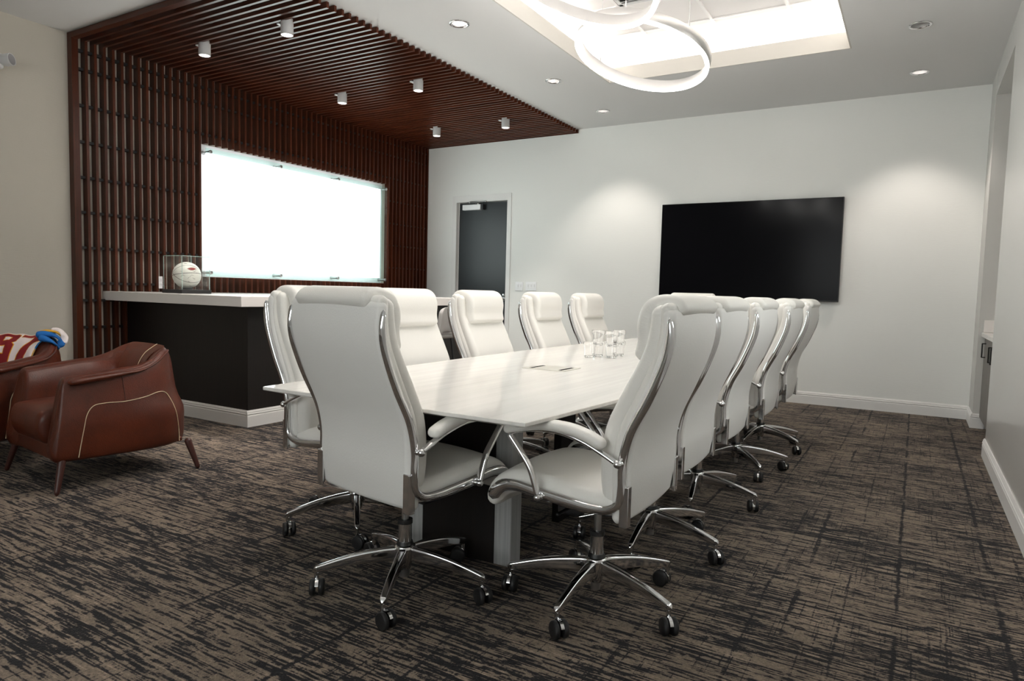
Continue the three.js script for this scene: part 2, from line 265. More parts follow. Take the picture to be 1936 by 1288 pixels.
  mesh('escutcheon', lathe([[0, 0], [0.03, 0], [0.032, -0.004], [0.012, -0.012], [0.01, -0.03], [0, -0.03]], 20), M.chrome, sp); mesh('deflector', cyl(0.016, 0.016, 0.003, 0, -0.045, 0, 16), M.chrome, sp); mesh('arm', [rod([-0.01, -0.028, 0], [-0.004, -0.045, 0], 0.002, 6), rod([0.01, -0.028, 0], [0.004, -0.045, 0], 0.002, 6)], M.chrome, sp);
}
// back wall with the doorway
const D = { x0: -5.668, x1: -4.808, y: 2.372 };
struct('wall_back', [box(XW - 0.2, D.x0, 0, YC, ZB - 0.16, ZB), box(D.x1, XR + 1.0, 0, YC, ZB - 0.16, ZB), box(D.x0, D.x1, D.y, YC, ZB - 0.16, ZB)], M.wallBack);
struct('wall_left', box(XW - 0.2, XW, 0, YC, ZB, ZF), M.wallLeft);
// right wall, alcove
const AL = { z0: -7.41, z1: -6.06, y: 2.968, d: 0.72 };
const W2 = { z0: -4.3, z1: -2.6, y0: 1.2, y1: 1.72 };                     // unseen ribbon window, out of view, placed to light the right-row chair backs
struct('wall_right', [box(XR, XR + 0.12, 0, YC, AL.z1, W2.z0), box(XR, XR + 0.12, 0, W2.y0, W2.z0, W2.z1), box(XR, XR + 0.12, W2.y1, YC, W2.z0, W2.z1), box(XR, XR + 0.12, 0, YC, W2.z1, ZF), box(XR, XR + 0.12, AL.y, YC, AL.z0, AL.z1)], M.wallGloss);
{
  const w = new THREE.Group(); w.name = 'unseen_window_2'; w.userData.kind = 'structure'; scene.add(w);
  const fr = (z0, z1, y0, y1) => box(XR + 0.03, XR + 0.09, y0, y1, z0, z1), m = (W2.z0 + W2.z1) / 2, e = 0.04;
  mesh('unseen_window_frame', [fr(W2.z0, W2.z1, W2.y0, W2.y0 + e), fr(W2.z0, W2.z1, W2.y1 - e, W2.y1), fr(W2.z0, W2.z0 + e, W2.y0 + e, W2.y1 - e), fr(W2.z1 - e, W2.z1, W2.y0 + e, W2.y1 - e), fr(m - 0.025, m + 0.025, W2.y0 + e, W2.y1 - e)], M.trim, w);
  mesh('pane', box(XR + 0.057, XR + 0.063, W2.y0 + e, W2.y1 - e, W2.z0 + e, m - 0.025), M.pane, w); mesh('pane', box(XR + 0.057, XR + 0.063, W2.y0 + e, W2.y1 - e, m + 0.025, W2.z1 - e), M.pane, w);
}
struct('wall_alcove', [box(XR, XR + AL.d + 0.1, 0, YC, ZB, AL.z0), box(XR + AL.d, XR + AL.d + 0.1, 0, YC, AL.z0, AL.z1 + 0.1), box(XR + 0.12, XR + AL.d, 0, YC, AL.z1, AL.z1 + 0.1), box(XR + 0.12, XR + AL.d, AL.y, AL.y + 0.05, AL.z0, AL.z1)], M.wallPlain);
// wall behind the camera, with an unseen window placed to light camera-facing chair backs
const WN = { x0: -2.6, x1: 0.3, y0: 0.95, y1: 2.9 };
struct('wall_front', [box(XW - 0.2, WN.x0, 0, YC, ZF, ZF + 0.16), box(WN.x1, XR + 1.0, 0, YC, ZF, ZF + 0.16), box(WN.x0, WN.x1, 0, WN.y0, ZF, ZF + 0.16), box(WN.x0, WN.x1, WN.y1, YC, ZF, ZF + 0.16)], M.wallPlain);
{
  const w = new THREE.Group(); w.name = 'unseen_window_1'; w.userData.kind = 'structure'; scene.add(w);
  const fr = (x0, x1, y0, y1) => box(x0, x1, y0, y1, ZF + 0.03, ZF + 0.09), m = (WN.x0 + WN.x1) / 2;
  mesh('unseen_window_frame', [fr(WN.x0, WN.x1, WN.y0, WN.y0 + 0.05), fr(WN.x0, WN.x1, WN.y1 - 0.05, WN.y1), fr(WN.x0, WN.x0 + 0.05, WN.y0, WN.y1), fr(WN.x1 - 0.05, WN.x1, WN.y0, WN.y1), fr(m - 0.03, m + 0.03, WN.y0, WN.y1)], M.trim, w);
  mesh('pane', box(WN.x0 + 0.05, m - 0.03, WN.y0 + 0.05, WN.y1 - 0.05, ZF + 0.055, ZF + 0.061), M.pane, w); mesh('pane', box(m + 0.03, WN.x1 - 0.05, WN.y0 + 0.05, WN.y1 - 0.05, ZF + 0.055, ZF + 0.061), M.pane, w);
}
// baseboards: a moulded profile run along a line
function baseboard(a, b, out) {               // a, b: [x, z]; out: unit [x, z] into the room
  const pr = [[0, 0], [0.016, 0], [0.016, 0.088], [0.013, 0.094], [0.016, 0.1], [0.016, 0.107], [0.011, 0.112], [0.013, 0.118], [0.009, 0.126], [0.006, 0.133], [0, 0.133]];
  const row = ([x, z]) => pr.map(([o, y]) => [x + out[0] * o, y, z + out[1] * o]);
  const g = gridGeo([row(a), row(b)], true, true, true).toNonIndexed(); g.computeVertexNormals(); return g;
}
struct('baseboard_back', [baseboard([XR, ZB], [-4.757, ZB], [0, 1]), baseboard([-5.727, ZB], [XW, ZB], [0, 1])], M.trim);
struct('baseboard_right', [baseboard([XR, AL.z1 - 0.016], [XR, ZF], [-1, 0]), baseboard([XR + 0.12, AL.z1], [XR, AL.z1], [0, -1])], M.trim);
struct('baseboard_alcove', [baseboard([XR, ZB], [XR, AL.z0 + 0.016], [-1, 0]), baseboard([XR, AL.z0], [XR + 0.09, AL.z0], [0, 1])], M.trim);
struct('baseboard_left', baseboard([XW, ZF], [XW, -3.07], [1, 0]), M.trim);
struct('baseboard_front', baseboard([XW, ZF], [XR, ZF], [0, -1]), M.trim);

// door
{
  const d = new THREE.Group(); d.name = 'door_1'; d.userData.kind = 'structure'; scene.add(d);
  const X0 = -5.727, X1 = -4.758, Y = 2.451, z = ZB;
  mesh('door_frame', [box(X0, D.x0 + 0.012, 0, D.y - 0.012, z + 0.0005, z + 0.012), box(D.x1 - 0.012, X1, 0, D.y - 0.012, z + 0.0005, z + 0.012), box(X0, X1, D.y - 0.012, Y, z + 0.0005, z + 0.012),
    box(D.x0 + 0.0005, D.x0 + 0.012, 0, D.y - 0.012, z - 0.16, z), box(D.x1 - 0.012, D.x1 - 0.0005, 0, D.y - 0.012, z - 0.16, z), box(D.x0 + 0.0005, D.x1 - 0.0005, D.y - 0.012, D.y - 0.0005, z - 0.16, z),
    box(D.x0 + 0.012, D.x0 + 0.03, 0, D.y - 0.012, z - 0.16, z - 0.05), box(D.x1 - 0.03, D.x1 - 0.012, 0, D.y - 0.012, z - 0.16, z - 0.092), box(D.x0 + 0.012, D.x1 - 0.012, D.y - 0.03, D.y - 0.012, z - 0.16, z - 0.092)], M.trim, d);
  const zs = z - 0.045;
  mesh('door_leaf', rbox(D.x1 - D.x0 - 0.046, D.y - 0.03, 0.044, 0.003, (D.x0 + D.x1) / 2 + 0.002, (D.y - 0.014) / 2, zs - 0.022), M.door, d);
  const cl = mesh('door_closer', rbox(0.3, 0.075, 0.06, 0.006, -5.405, 2.287, zs + 0.032), M.white, d);
  mesh('closer_arm', [bar([[-5.36, 2.342, zs + 0.03], [-5.27, 2.345, zs + 0.05], [-5.16, 2.355, zs + 0.07]], 0.009, 0.005, { n: 8, seg: 8 }), bar([[-5.16, 2.36, zs + 0.07], [-5.3, 2.362, zs + 0.075], [-5.43, 2.364, zs + 0.06]], 0.009, 0.005, { n: 8, seg: 8 }), cyl(0.012, 0.012, 0.03, -5.31, 2.335, zs + 0.035, 12), ball(0.014, -5.16, 2.357, zs + 0.07), ball(0.014, -5.43, 2.352, zs + 0.06)], M.steel, cl);
  mesh('end_cap', box(-5.255, -5.215, 2.25, 2.324, zs, zs + 0.055), M.black, cl);
  const h = mesh('door_handle', [cyl(0.026, 0.026, 0.012).rotateX(Math.PI / 2).translate(-4.875, 1.03, zs + 0.006), cyl(0.011, 0.011, 0.05).rotateX(Math.PI / 2).translate(-4.875, 1.03, zs + 0.03), bar([[-4.872, 1.03, zs + 0.055], [-4.93, 1.031, zs + 0.057], [-4.99, 1.03, zs + 0.052]], 0.011, 0.011, { n: 8, seg: 10 })], M.steel, d);
  mesh('deadbolt', lathe([[0, 0.02], [0.02, 0.02], [0.024, 0.012], [0.026, 0], [0, 0]], 20).rotateX(Math.PI / 2).translate(-4.875, 1.075, zs), M.steel, h);
  mesh('dark_hall', box(D.x0, D.x1, 0, D.y, z - 0.2, z - 0.17), M.black, d);
}
// switches on the back wall, outlet by the ball case
function plate(name, label, cat, [x, y, z], w, n, kind, turn = 0) {
  const t = thing(name, label, cat, [x, y, z], turn);
  mesh('cover_plate', rbox(w, 0.115, 0.008, 0.003, 0, 0, 0.004), M.white, t);
  for (let i = 0; i < n; i++) {
    const cx = (i - (n - 1) / 2) * 0.046;
    if (kind === 'switch') { mesh('rocker', rbox(0.031, 0.066, 0.006, 0.002, 0, 0, 0).rotateX(0.07).translate(cx, 0, 0.0095), M.white, t); mesh('dimmer', rbox(0.006, 0.03, 0.004, 0.001, cx + 0.009, 0.006, 0.013, 1), M.whiteMetal, t); }
    else for (const s of [-1, 1]) { const r = mesh('socket', rbox(0.032, 0.028, 0.004, 0.0018, cx, s * 0.021, 0.009, 2), M.white, t); mesh('slot', [bx(0.002, 0.009, 0.002, cx - 0.006, s * 0.021 + 0.003, 0.0105), bx(0.002, 0.008, 0.002, cx + 0.006, s * 0.021 + 0.003, 0.0105), cyl(0.0025, 0.0025, 0.002, 0, 0, 0, 8).rotateX(Math.PI / 2).translate(cx, s * 0.021 - 0.007, 0.0105)], M.black, r); }
  }
  return t;
}
plate('light_switch', 'white double rocker switch plate on the back wall next to the door frame', 'light switch', [-4.606, 1.204, ZB], 0.118, 2, 'switch');
plate('light_switch', 'wider white triple rocker switch plate on the back wall above the white chair', 'light switch', [-4.424, 1.207, ZB], 0.164, 3, 'switch');
plate('wall_outlet', 'white power outlet on the slat wall behind the ball case', 'outlet', [-6.2, 1.13, -3.86], 0.07, 1, 'outlet', Math.PI / 2);

// ---------------------------------------------------------------- timber slats
const P = 0.0757, EDGE = (k) => -3.21 - P * k, NS = 63, SW = 0.022, SD = 0.07, CT = 1.041;
const slatCache = {};
function slatGeo(len, w = SW, d = SD, v = 0) {      // upright slat, depth along x, grain along y
  const key = [len.toFixed(3), w, d, v].join();
  return (slatCache[key] ??= metreUV(new THREE.BoxGeometry(d, len, w), 1, v * 0.37, v * 0.61));
}
{
  const t = thing('slat_wall', 'tall walnut slat screen covering the left wall round the glowing board', 'slat wall');
  let n = 0;
  const slat = (y0, y1, z0, w = SW) => { const m = mesh('slat', slatGeo(y1 - y0, w, SD, n % 5), M.slat[n++ % 3], t); m.position.set(XS - SD / 2, (y0 + y1) / 2, z0 + w / 2); };
  slat(0, YC - 0.004, -3.134, 0.052);
  for (let k = 0; k < NS; k++) {
    const z = EDGE(k), top = YC - 0.05, bot = z < -3.33 && z > -6.645 ? CT + 0.001 : 0;
    if (z < ZB + 0.001) continue;
    if (k >= 15 && k <= 50) { slat(2.522, top, z); slat(bot, 1.197, z); } else slat(bot, top, z);
    if (k >= 2 && k <= 4) slat(0, CT - 0.081, z);
  }
  for (const y of [3.069, 2.916, 2.616, 2.311, 2.012, 1.716, 1.413, 1.108]) {
    const cut = y < 2.5 && y > 1.2, b = (z0, z1) => mesh('batten', box(XW, XS - 0.028, y - 0.011, y + 0.011, z0, z1), M.batten, t);
    if (cut) { b(-4.27, -3.1); b(ZB, -7.05); } else if (y < 1.2) b(-3.82, -3.1); else b(ZB, -3.1);
  }
  for (const y of [0.958, 0.723, 0.4, 0.1]) mesh('batten', box(XW, XS - 0.028, y - 0.011, y + 0.011, -3.5, -3.1), M.batten, t);
}
{
  const t = thing('slat_ceiling', 'walnut slat canopy under the ceiling above the bar', 'slat ceiling');
  const X1 = -3.797, L = X1 - XS; let n = 0;
  const slat = (z0, w = SW) => { const m = mesh('slat', slatGeo(L + SD, w, 0.045, n % 5), M.slat[n++ % 3], t); m.rotation.z = -Math.PI / 2; m.position.set((X1 + XS - SD) / 2, 3.147 + 0.0225, z0 + w / 2); };
  slat(-3.134, 0.052);
  for (let k = 0; k < NS; k++) if (EDGE(k) > ZB + 0.001) slat(EDGE(k));
  for (const x of [-6.0, -5.45, -4.9, -4.35, -3.95]) mesh('batten', box(x - 0.02, x + 0.02, 3.176, YC, ZB, -3.1), M.batten, t);
}
// ---------------------------------------------------------------- glowing board
{
  const t = thing('backlit_board', 'large backlit white glass board on steel standoffs in the slat wall', 'board', [XW, 0, -5.63]);
  const z0 = -4.287 + 5.63, z1 = -6.965 + 5.63;
  mesh('backing_panel', box(0.001, 0.006, 1.2, 2.52, -6.99 + 5.63, -4.276 + 5.63), M.white, t);
  mesh('glass_panel', box(0.112, 0.12, 1.203, 2.47, z1, z0), M.frost, t);
  mesh('light_panel', rbox(0.02, 1.165, 2.55, 0.006, 0.095, 1.845, (-4.305 - 6.855) / 2 + 5.63), glow(0.97, 1, 1, 2.2), t);
  for (const y of [2.437, 1.242]) for (const z of [-4.335, -5.207, -6.078, -6.935]) {
    const s = mesh('standoff', [cyl(0.014, 0.014, 0.11).rotateZ(Math.PI / 2).translate(0.055, y, z + 5.63), cyl(0.02, 0.02, 0.01).rotateZ(Math.PI / 2).translate(0.006, y, z + 5.63)], M.steel, t);
    mesh('cap', lathe([[0, 0.014], [0.014, 0.016], [0.0185, 0.011], [0.0185, 0], [0, 0]], 20).rotateZ(-Math.PI / 2).translate(0.12, y, z + 5.63), M.steel, s);
  }
  const l = new THREE.RectAreaLight(0xffffff, LIGHT.board, 2.5, 1.15); l.color.setRGB(0.97, 1, 1); l.position.set(XW + 0.126, 1.838, -5.58); l.rotation.y = -Math.PI / 2; l.rotation.y = Math.PI + Math.PI / 2; scene.add(l);
}
// ---------------------------------------------------------------- bar
{
  const t = thing('bar_cabinet', 'long espresso wood bar base with a white moulded plinth', 'bar', [0, 0, 0]);
  const X = -4.509, Z = -3.515, ZE = -6.52;
  mesh('end_panel', box(XS + 0.002, X - 0.02, 0.0, CT - 0.081, Z - 0.02, Z), M.espresso, t);
  mesh('end_panel', box(XS + 0.002, X - 0.02, 0.0, CT - 0.081, ZE, ZE + 0.02), M.espresso, t);
  mesh('front_panel', box(X - 0.02, X, 0.0, CT - 0.081, ZE, Z), M.espresso, t);
  mesh('baseboard', [baseboard([XS, Z], [X, Z], [0, 1]), baseboard([X, Z + 0.016], [X, ZE - 0.016], [1, 0]), baseboard([XS, ZE], [X, ZE], [0, -1])], M.trim, t);
  tag(mesh('bar_countertop', rbox(-4.35 - XW, 0.08, -3.335 - (ZE - 0.12), 0.004, (XW - 4.35) / 2, CT - 0.04, (ZE - 0.12 - 3.335) / 2), M.quartz), 'thick pale quartz countertop running along the bar', 'countertop');
}
// ---------------------------------------------------------------- ball in its case
{
  const CX = -5.515, CZ = -3.67, w = 0.262, y0 = CT, hc = 0.285;
  const t = thing('display_case', 'clear glass display case on a black base on the bar', 'display case', [CX, y0, CZ]);
  mesh('base', rbox(w + 0.022, 0.032, w + 0.022, 0.004, 0, 0.016, 0), M.black, t);
  const p = 0.004, a = w / 2;
  for (const [x, z, sx, sz] of [[a, 0, p, w], [-a, 0, p, w], [0, a, w - p, p], [0, -a, w - p, p]]) mesh('glass_pane', bx(sx, hc, sz, x, 0.034 + hc / 2, z), M.pane, t);
  mesh('glass_lid', bx(w + p, p, w + p, 0, 0.036 + hc, 0), M.pane, t);
  for (const [x, z] of [[a, a], [-a, a], [a, -a], [-a, -a]]) mesh('glass_edge', bx(0.0045, hc, 0.0045, x, 0.034 + hc / 2, z), M.edgeGlass, t);
  mesh('lid_edge', [bx(w + 0.006, 0.004, 0.003, 0, 0.037 + hc, a), bx(w + 0.006, 0.004, 0.003, 0, 0.037 + hc, -a), bx(0.003, 0.004, w, a, 0.037 + hc, 0), bx(0.003, 0.004, w, -a, 0.037 + hc, 0)], M.edgeGlass, t);
  mesh('ring_stand', new THREE.TorusGeometry(0.045, 0.006, 10, 32).rotateX(Math.PI / 2).translate(0, 0.04, 0), M.black, t);
  // ball print: seams, a red team mark, pen signatures
  const R = 0.116, by = y0 + 0.034 + 0.006 + R + 0.002;
  const C = new THREE.Vector3(CX, by, CZ), view = camera.position.clone().sub(C).normalize(), right = new THREE.Vector3(0, 1, 0).cross(view).normalize(), up = view.clone().cross(right);
  const dir = (a2, b2, c2) => new THREE.Vector3().addScaledVector(right, a2).addScaledVector(up, b2).addScaledVector(view, c2).normalize();
  const J = dir(-0.88, 0, 0.475), nrm = (A, B) => new THREE.Vector3().crossVectors(A, B).normalize();
  const planes = [nrm(J, dir(0, 0.165, 0.986)), nrm(J, dir(0.2, -0.53, 0.82)), nrm(dir(-0.93, 0.2, 0.3), dir(0.07, 0.74, 0.67))];
  const strokes = []; const rs = () => rand();
  for (const [a0, b0, n] of [[-0.45, 0.3, 9], [-0.42, -0.12, 12], [-0.28, -0.05, 10], [0.2, -0.12, 12], [0.38, -0.2, 9], [0.05, -0.26, 8], [0.45, -0.32, 8], [0.1, -0.42, 8], [0.4, 0.3, 9], [0.5, 0.24, 8], [0.15, -0.78, 7]]) { const l = []; let x = a0, y = b0; for (let i = 0; i < n; i++) { l.push([x, y]); x += 0.028 * rs() + 0.004; y += (rs() - 0.5) * 0.075; } strokes.push(l); }
  const inStroke = (x, y) => strokes.some((l) => l.some((q, i) => i && (() => { const p0 = l[i - 1], dx = q[0] - p0[0], dy = q[1] - p0[1], s = Math.min(1, Math.max(0, ((x - p0[0]) * dx + (y - p0[1]) * dy) / (dx * dx + dy * dy + 1e-9))); return Math.hypot(x - p0[0] - s * dx, y - p0[1] - s * dy) < 0.007; })()));
  const tex = dataTex(1024, 512, (u, v) => {
    const th = v * Math.PI, ph = u * 2 * Math.PI, st = Math.sin(Math.PI - th);
    const d = new THREE.Vector3(-Math.cos(ph) * st, Math.cos(Math.PI - th), Math.sin(ph) * st);
    const a2 = d.dot(right), b2 = d.dot(up), c2 = d.dot(view);
    for (const n of planes) if (Math.abs(d.dot(n)) < 0.017) return [52, 40, 36];
    if (c2 > 0.2) {
      const ex = (a2 - 0.33) / 0.33, ey = b2 - 0.46, hump = 0.13 * Math.pow(Math.max(0, 1 - ex * ex), 0.8);
      if (Math.abs(ex) < 1 && ey < hump * 0.9 && ey > -0.085 * Math.max(0, 1 - ex * ex * 1.6)) return [146, 40, 34];
      const sx = a2 + 0.08, sy = b2 - 0.86; if (sx > -0.14 && sx < 0.14 && Math.abs(sy - 0.35 * Math.max(0, sx) * sx - 0.02 * sx) < 0.016 * (1 - Math.abs(sx) / 0.15)) return [40, 40, 44];
      if (inStroke(a2, b2)) return [120, 112, 108];
    }
    const g = 240 + 8 * noise(u * 300, v * 150, 300, 150, 95); return [S8(g - 4), S8(g - 8), S8(g - 16)];
  });
  const b = tag(mesh('basketball', new THREE.SphereGeometry(R, 48, 32), std(0.86, 0.86, 0.86, 0.4, { map: tex, bumpMap: leatherBump, bumpScale: 0.0008 })), 'signed white basketball with dark seams and a red mark', 'basketball'); b.position.copy(C);
}
// ---------------------------------------------------------------- stool at the bar
{
  const t = thing('bar_stool', 'grey upholstered bar stool tucked under the bar counter', 'stool', [-4.28, 0, -5.6], -Math.PI / 2);
  const g = pad([[-0.16, 0.7], [-0.175, 0.78], [-0.19, 0.86], [-0.2, 0.955]], (s) => 0.2 - 0.03 * (2 * s - 1) ** 4, 0.026, { end: 0.05, bow: 0.05 });
  mesh('backrest', g, M.stool, t);
  mesh('seat', pad([[-0.17, 0.665], [0, 0.66], [0.19, 0.665]], 0.2, 0.035, { end: 0.05 }), M.stool, t);
  for (const [x, z] of [[-1, -1], [1, -1], [-1, 1], [1, 1]]) mesh('leg', rod([x * 0.14, 0.64, z * 0.13], [x * 0.2, 0.0, z * 0.19], 0.011), M.black, t);
  mesh('footrest', [rod([-0.18, 0.27, 0.165], [0.18, 0.27, 0.165], 0.008), rod([-0.18, 0.27, -0.165], [0.18, 0.27, -0.165], 0.008), rod([-0.18, 0.27, -0.165], [-0.18, 0.27, 0.165], 0.008), rod([0.18, 0.27, -0.165], [0.18, 0.27, 0.165], 0.008)], M.steel, t);
}
// ---------------------------------------------------------------- lamps in the ceiling
const aim = (l, x, y, z) => { l.target.position.set(x, y, z); scene.add(l, l.target); };
{
  const lens = glow(1, 0.95, 0.9, 3.0);
  const where = ['first recessed downlight beside the slat canopy, largest and nearest the camera', 'middle recessed downlight beside the slat canopy', 'smallest recessed downlight beside the slat canopy, near the back wall', 'unlit recessed downlight on the alcove side, showing its ribbed reflector', 'recessed downlight on the alcove side nearest the back wall', 'unseen recessed downlight before the slat canopy, lighting the floor by the bar end', 'unseen recessed downlight over the leather armchairs, lighting the left wall'];
  downs.forEach(([x, z], i) => {
    const t = thing('recessed_downlight', where[i], 'ceiling light', [x, YC, z], 0, 'recessed downlights in the white ceiling');
    mesh('trim_ring', lathe([[0.06, -0.001], [0.064, -0.007], [0.074, -0.008], [0.08, -0.004], [0.08, 0], [0.06, 0]], 40), M.chrome, t);
    const rf = []; for (let k = 0; k <= 8; k++) rf.push([0.062 - 0.02 * (k / 8) ** 1.6, 0.085 * (k / 8)]);
    mesh('reflector', lathe(rf, 24), M.alu, t);
    mesh('lens', cyl(0.042, 0.042, 0.006, 0, i === 3 ? 0.085 : 0.03, 0, 28), i === 3 ? M.white : lens, t);
    if (i === 3) return;
    t.children[2].scale.set(1.3, 1, 1.3);
    const l = new THREE.SpotLight(0xffffff, LIGHT.down, 0, 0.84, 0.35, 2); l.color.setRGB(1, 0.9, 0.82); l.position.set(x, YC - 0.012, z); if (i === 6) l.intensity *= 0.5; l.castShadow = true; l.shadow.radius = 4; aim(l, x, 0, z);
  });
  const lens2 = glow(1, 0.95, 0.9, 3.0), names = ['nearest the camera, table side', 'nearest the camera, wall side', 'middle pair, table side', 'middle pair, wall side', 'farthest pair, table side', 'farthest pair, wall side'];
  [[-4.28, -3.7], [-5.29, -3.7], [-4.28, -5.3], [-5.29, -5.3], [-4.28, -6.93], [-5.29, -6.93]].forEach(([x, z], i) => {
    const t = thing('cylinder_spotlight', 'small white cylinder spotlight under the slat canopy, ' + names[i], 'spotlight', [x, 3.05, z], 0, 'cylinder spotlights under the slat canopy');
    mesh('housing', lathe([[0.04, 0.006], [0.043, 0], [0.048, 0.002], [0.048, 0.12], [0, 0.12]], 32), M.whiteMetal, t);
    mesh('lens', cyl(0.041, 0.041, 0.004, 0, 0.003, 0, 28), lens2, t);
    mesh('mounting_plate', rbox(0.03, 0.012, 0.05, 0.003, -0.075, 0.095, 0), M.whiteMetal, t);
    const l = new THREE.SpotLight(0xffffff, LIGHT.spot, 0, 0.62, 0.5, 2); l.color.setRGB(1, 0.93, 0.86); l.position.set(x, 3.042, z); l.castShadow = true; l.shadow.radius = 3; aim(l, x, 0, z);
  });
}
// ---------------------------------------------------------------- ring pendants
function ringPendant(label, [cx, cy, cz], R, tx, tz, hh, wires) {
  const t = thing('ring_pendant', label, 'pendant light', [cx, cy, cz]);
  const q = new THREE.Quaternion().setFromUnitVectors(new THREE.Vector3(0, 1, 0), new THREE.Vector3(tx, 1, tz).normalize());
  const b = 0.025, T = (g) => g.applyQuaternion(q);
  mesh('ring_band', T(lathe([[R - b, 0.004], [R - b, hh], [R, hh], [R, 0.004], [R - b, 0.004]], 120)), M.alu, t);
  mesh('diffuser', T(lathe([[R - b, 0.008], [R, 0.008], [R, -0.002], [R - 0.004, -0.007], [R - b + 0.004, -0.007], [R - b, -0.002], [R - b, 0.008]], 120)), glow(1, 0.97, 0.93, LIGHT.ring), t);
  for (const a of wires) { const p = new THREE.Vector3(Math.cos(a) * (R - b / 2), hh, Math.sin(a) * (R - b / 2)).applyQuaternion(q); mesh('wire', rod([p.x, p.y, p.z], [p.x, 3.505 - cy, p.z], 0.0018, 6), M.steel, t); mesh('wire_grip', cyl(0.004, 0.004, 0.04, p.x, p.y + 0.02, p.z, 10), M.steel, t); }
  for (let k = 0; k < 6; k++) { const a = (k + 0.5) / 6 * Math.PI * 2, p = new THREE.Vector3(Math.cos(a) * (R - b / 2), -0.05, Math.sin(a) * (R - b / 2)).applyQuaternion(q); const l = new THREE.PointLight(0xffffff, 0.45, 0, 2); l.color.setRGB(1, 0.97, 0.93); l.position.set(cx + p.x, cy + p.y, cz + p.z); l.castShadow = true; scene.add(l); }
  return t;
}
ringPendant('small tilted ring pendant hanging lower over the table', [-1.671, 2.7, -4.39], 0.452, 0.167, -0.233, 0.07, [0.55, 1.5, 3.6]);
ringPendant('large ring pendant hanging higher above the near half of the table', [-1.677, 2.81, -2.98], 0.649, 0.435, -0.27, 0.07, [0.3, 2.4, 4.3]);

// ---------------------------------------------------------------- television
{
  const t = thing('television', 'large black flat television switched off on the back wall', 'television', [-1.673, 1.652, ZB]);
  mesh('housing', rbox(1.936, 1.09, 0.045, 0.006, 0, 0, 0.058), M.black, t);
  mesh('screen', rbox(1.922, 1.07, 0.004, 0.001, 0, 0.004, 0.081, 1), M.screen, t);
  mesh('wall_mount', rbox(0.7, 0.45, 0.036, 0.004, 0, 0, 0.018), M.black, t);
}
// ---------------------------------------------------------------- alcove cabinet
{
  const t = thing('cabinet', 'grey-brown base cabinet with dark pulls in the alcove', 'cabinet', [XR, 0, (AL.z0 + AL.z1) / 2]);
  const x = 0.05, zl = (AL.z1 - AL.z0), n = 3;
  mesh('carcass', box(x + 0.02, AL.d - 0.005, 0.09, 0.832, -zl / 2 + 0.002, zl / 2 - 0.002), M.cabinet, t); mesh('toe_kick', box(x + 0.06, AL.d - 0.005, 0, 0.09, -zl / 2 + 0.004, zl / 2 - 0.004), M.black, t);
  for (let i = 0; i < n; i++) {
    const za = -zl / 2 + (zl / n) * i + 0.004, d = mesh('door', rbox(0.018, 0.72, zl / n - 0.006, 0.002, x + 0.01, 0.466, za + zl / n / 2), M.cabinet, t);
    const hz = i === 0 ? za + zl / n - 0.26 : za + (i === 1 ? 0.36 : 0.1);
    mesh('handle', [rod([x - 0.028, 0.655, hz], [x - 0.028, 0.785, hz], 0.006), rod([x, 0.66, hz], [x - 0.028, 0.66, hz], 0.005), rod([x, 0.78, hz], [x - 0.028, 0.78, hz], 0.005)], M.handle, d);
  }
  const c = thing('alcove_countertop', 'white countertop with a short backsplash in the alcove', 'countertop', [XR, 0.832, (AL.z0 + AL.z1) / 2]);
  mesh('slab', rbox(AL.d - 0.03, 0.038, zl - 0.004, 0.004, (0.025 + AL.d - 0.005) / 2, 0.02, 0), M.quartz, c);
  mesh('backsplash', [rbox(AL.d - 0.04, 0.11, 0.018, 0.004, (0.03 + AL.d) / 2, 0.095, -zl / 2 + 0.011), rbox(0.018, 0.11, zl - 0.01, 0.004, AL.d - 0.012, 0.095, 0)], M.quartz, c);
}
// emergency lamp head on the left wall
{
  const t = thing('wall_lamp_head', 'small white round lamp head sticking out from the left wall near the ceiling', 'wall light', [XW, 2.8, -2.545]);
  mesh('housing', rbox(0.09, 0.12, 0.28, 0.02, 0.045, 0.0, 0.1), M.whiteMetal, t);
  const q = new THREE.Quaternion().setFromUnitVectors(new THREE.Vector3(0, 1, 0), new THREE.Vector3(0.85, 0.12, -0.5).normalize()), T = (g) => g.applyQuaternion(q).translate(0.1, 0.01, -0.045);
  mesh('head', T(lathe([[0, -0.05], [0.035, -0.05], [0.047, 0.0], [0.047, 0.045], [0.042, 0.048], [0.042, 0.04]], 28)), M.whiteMetal, t);
  mesh('lens', T(cyl(0.042, 0.042, 0.004, 0, 0.041, 0, 28)), std(0.35, 0.34, 0.35, 0.2), t);
}
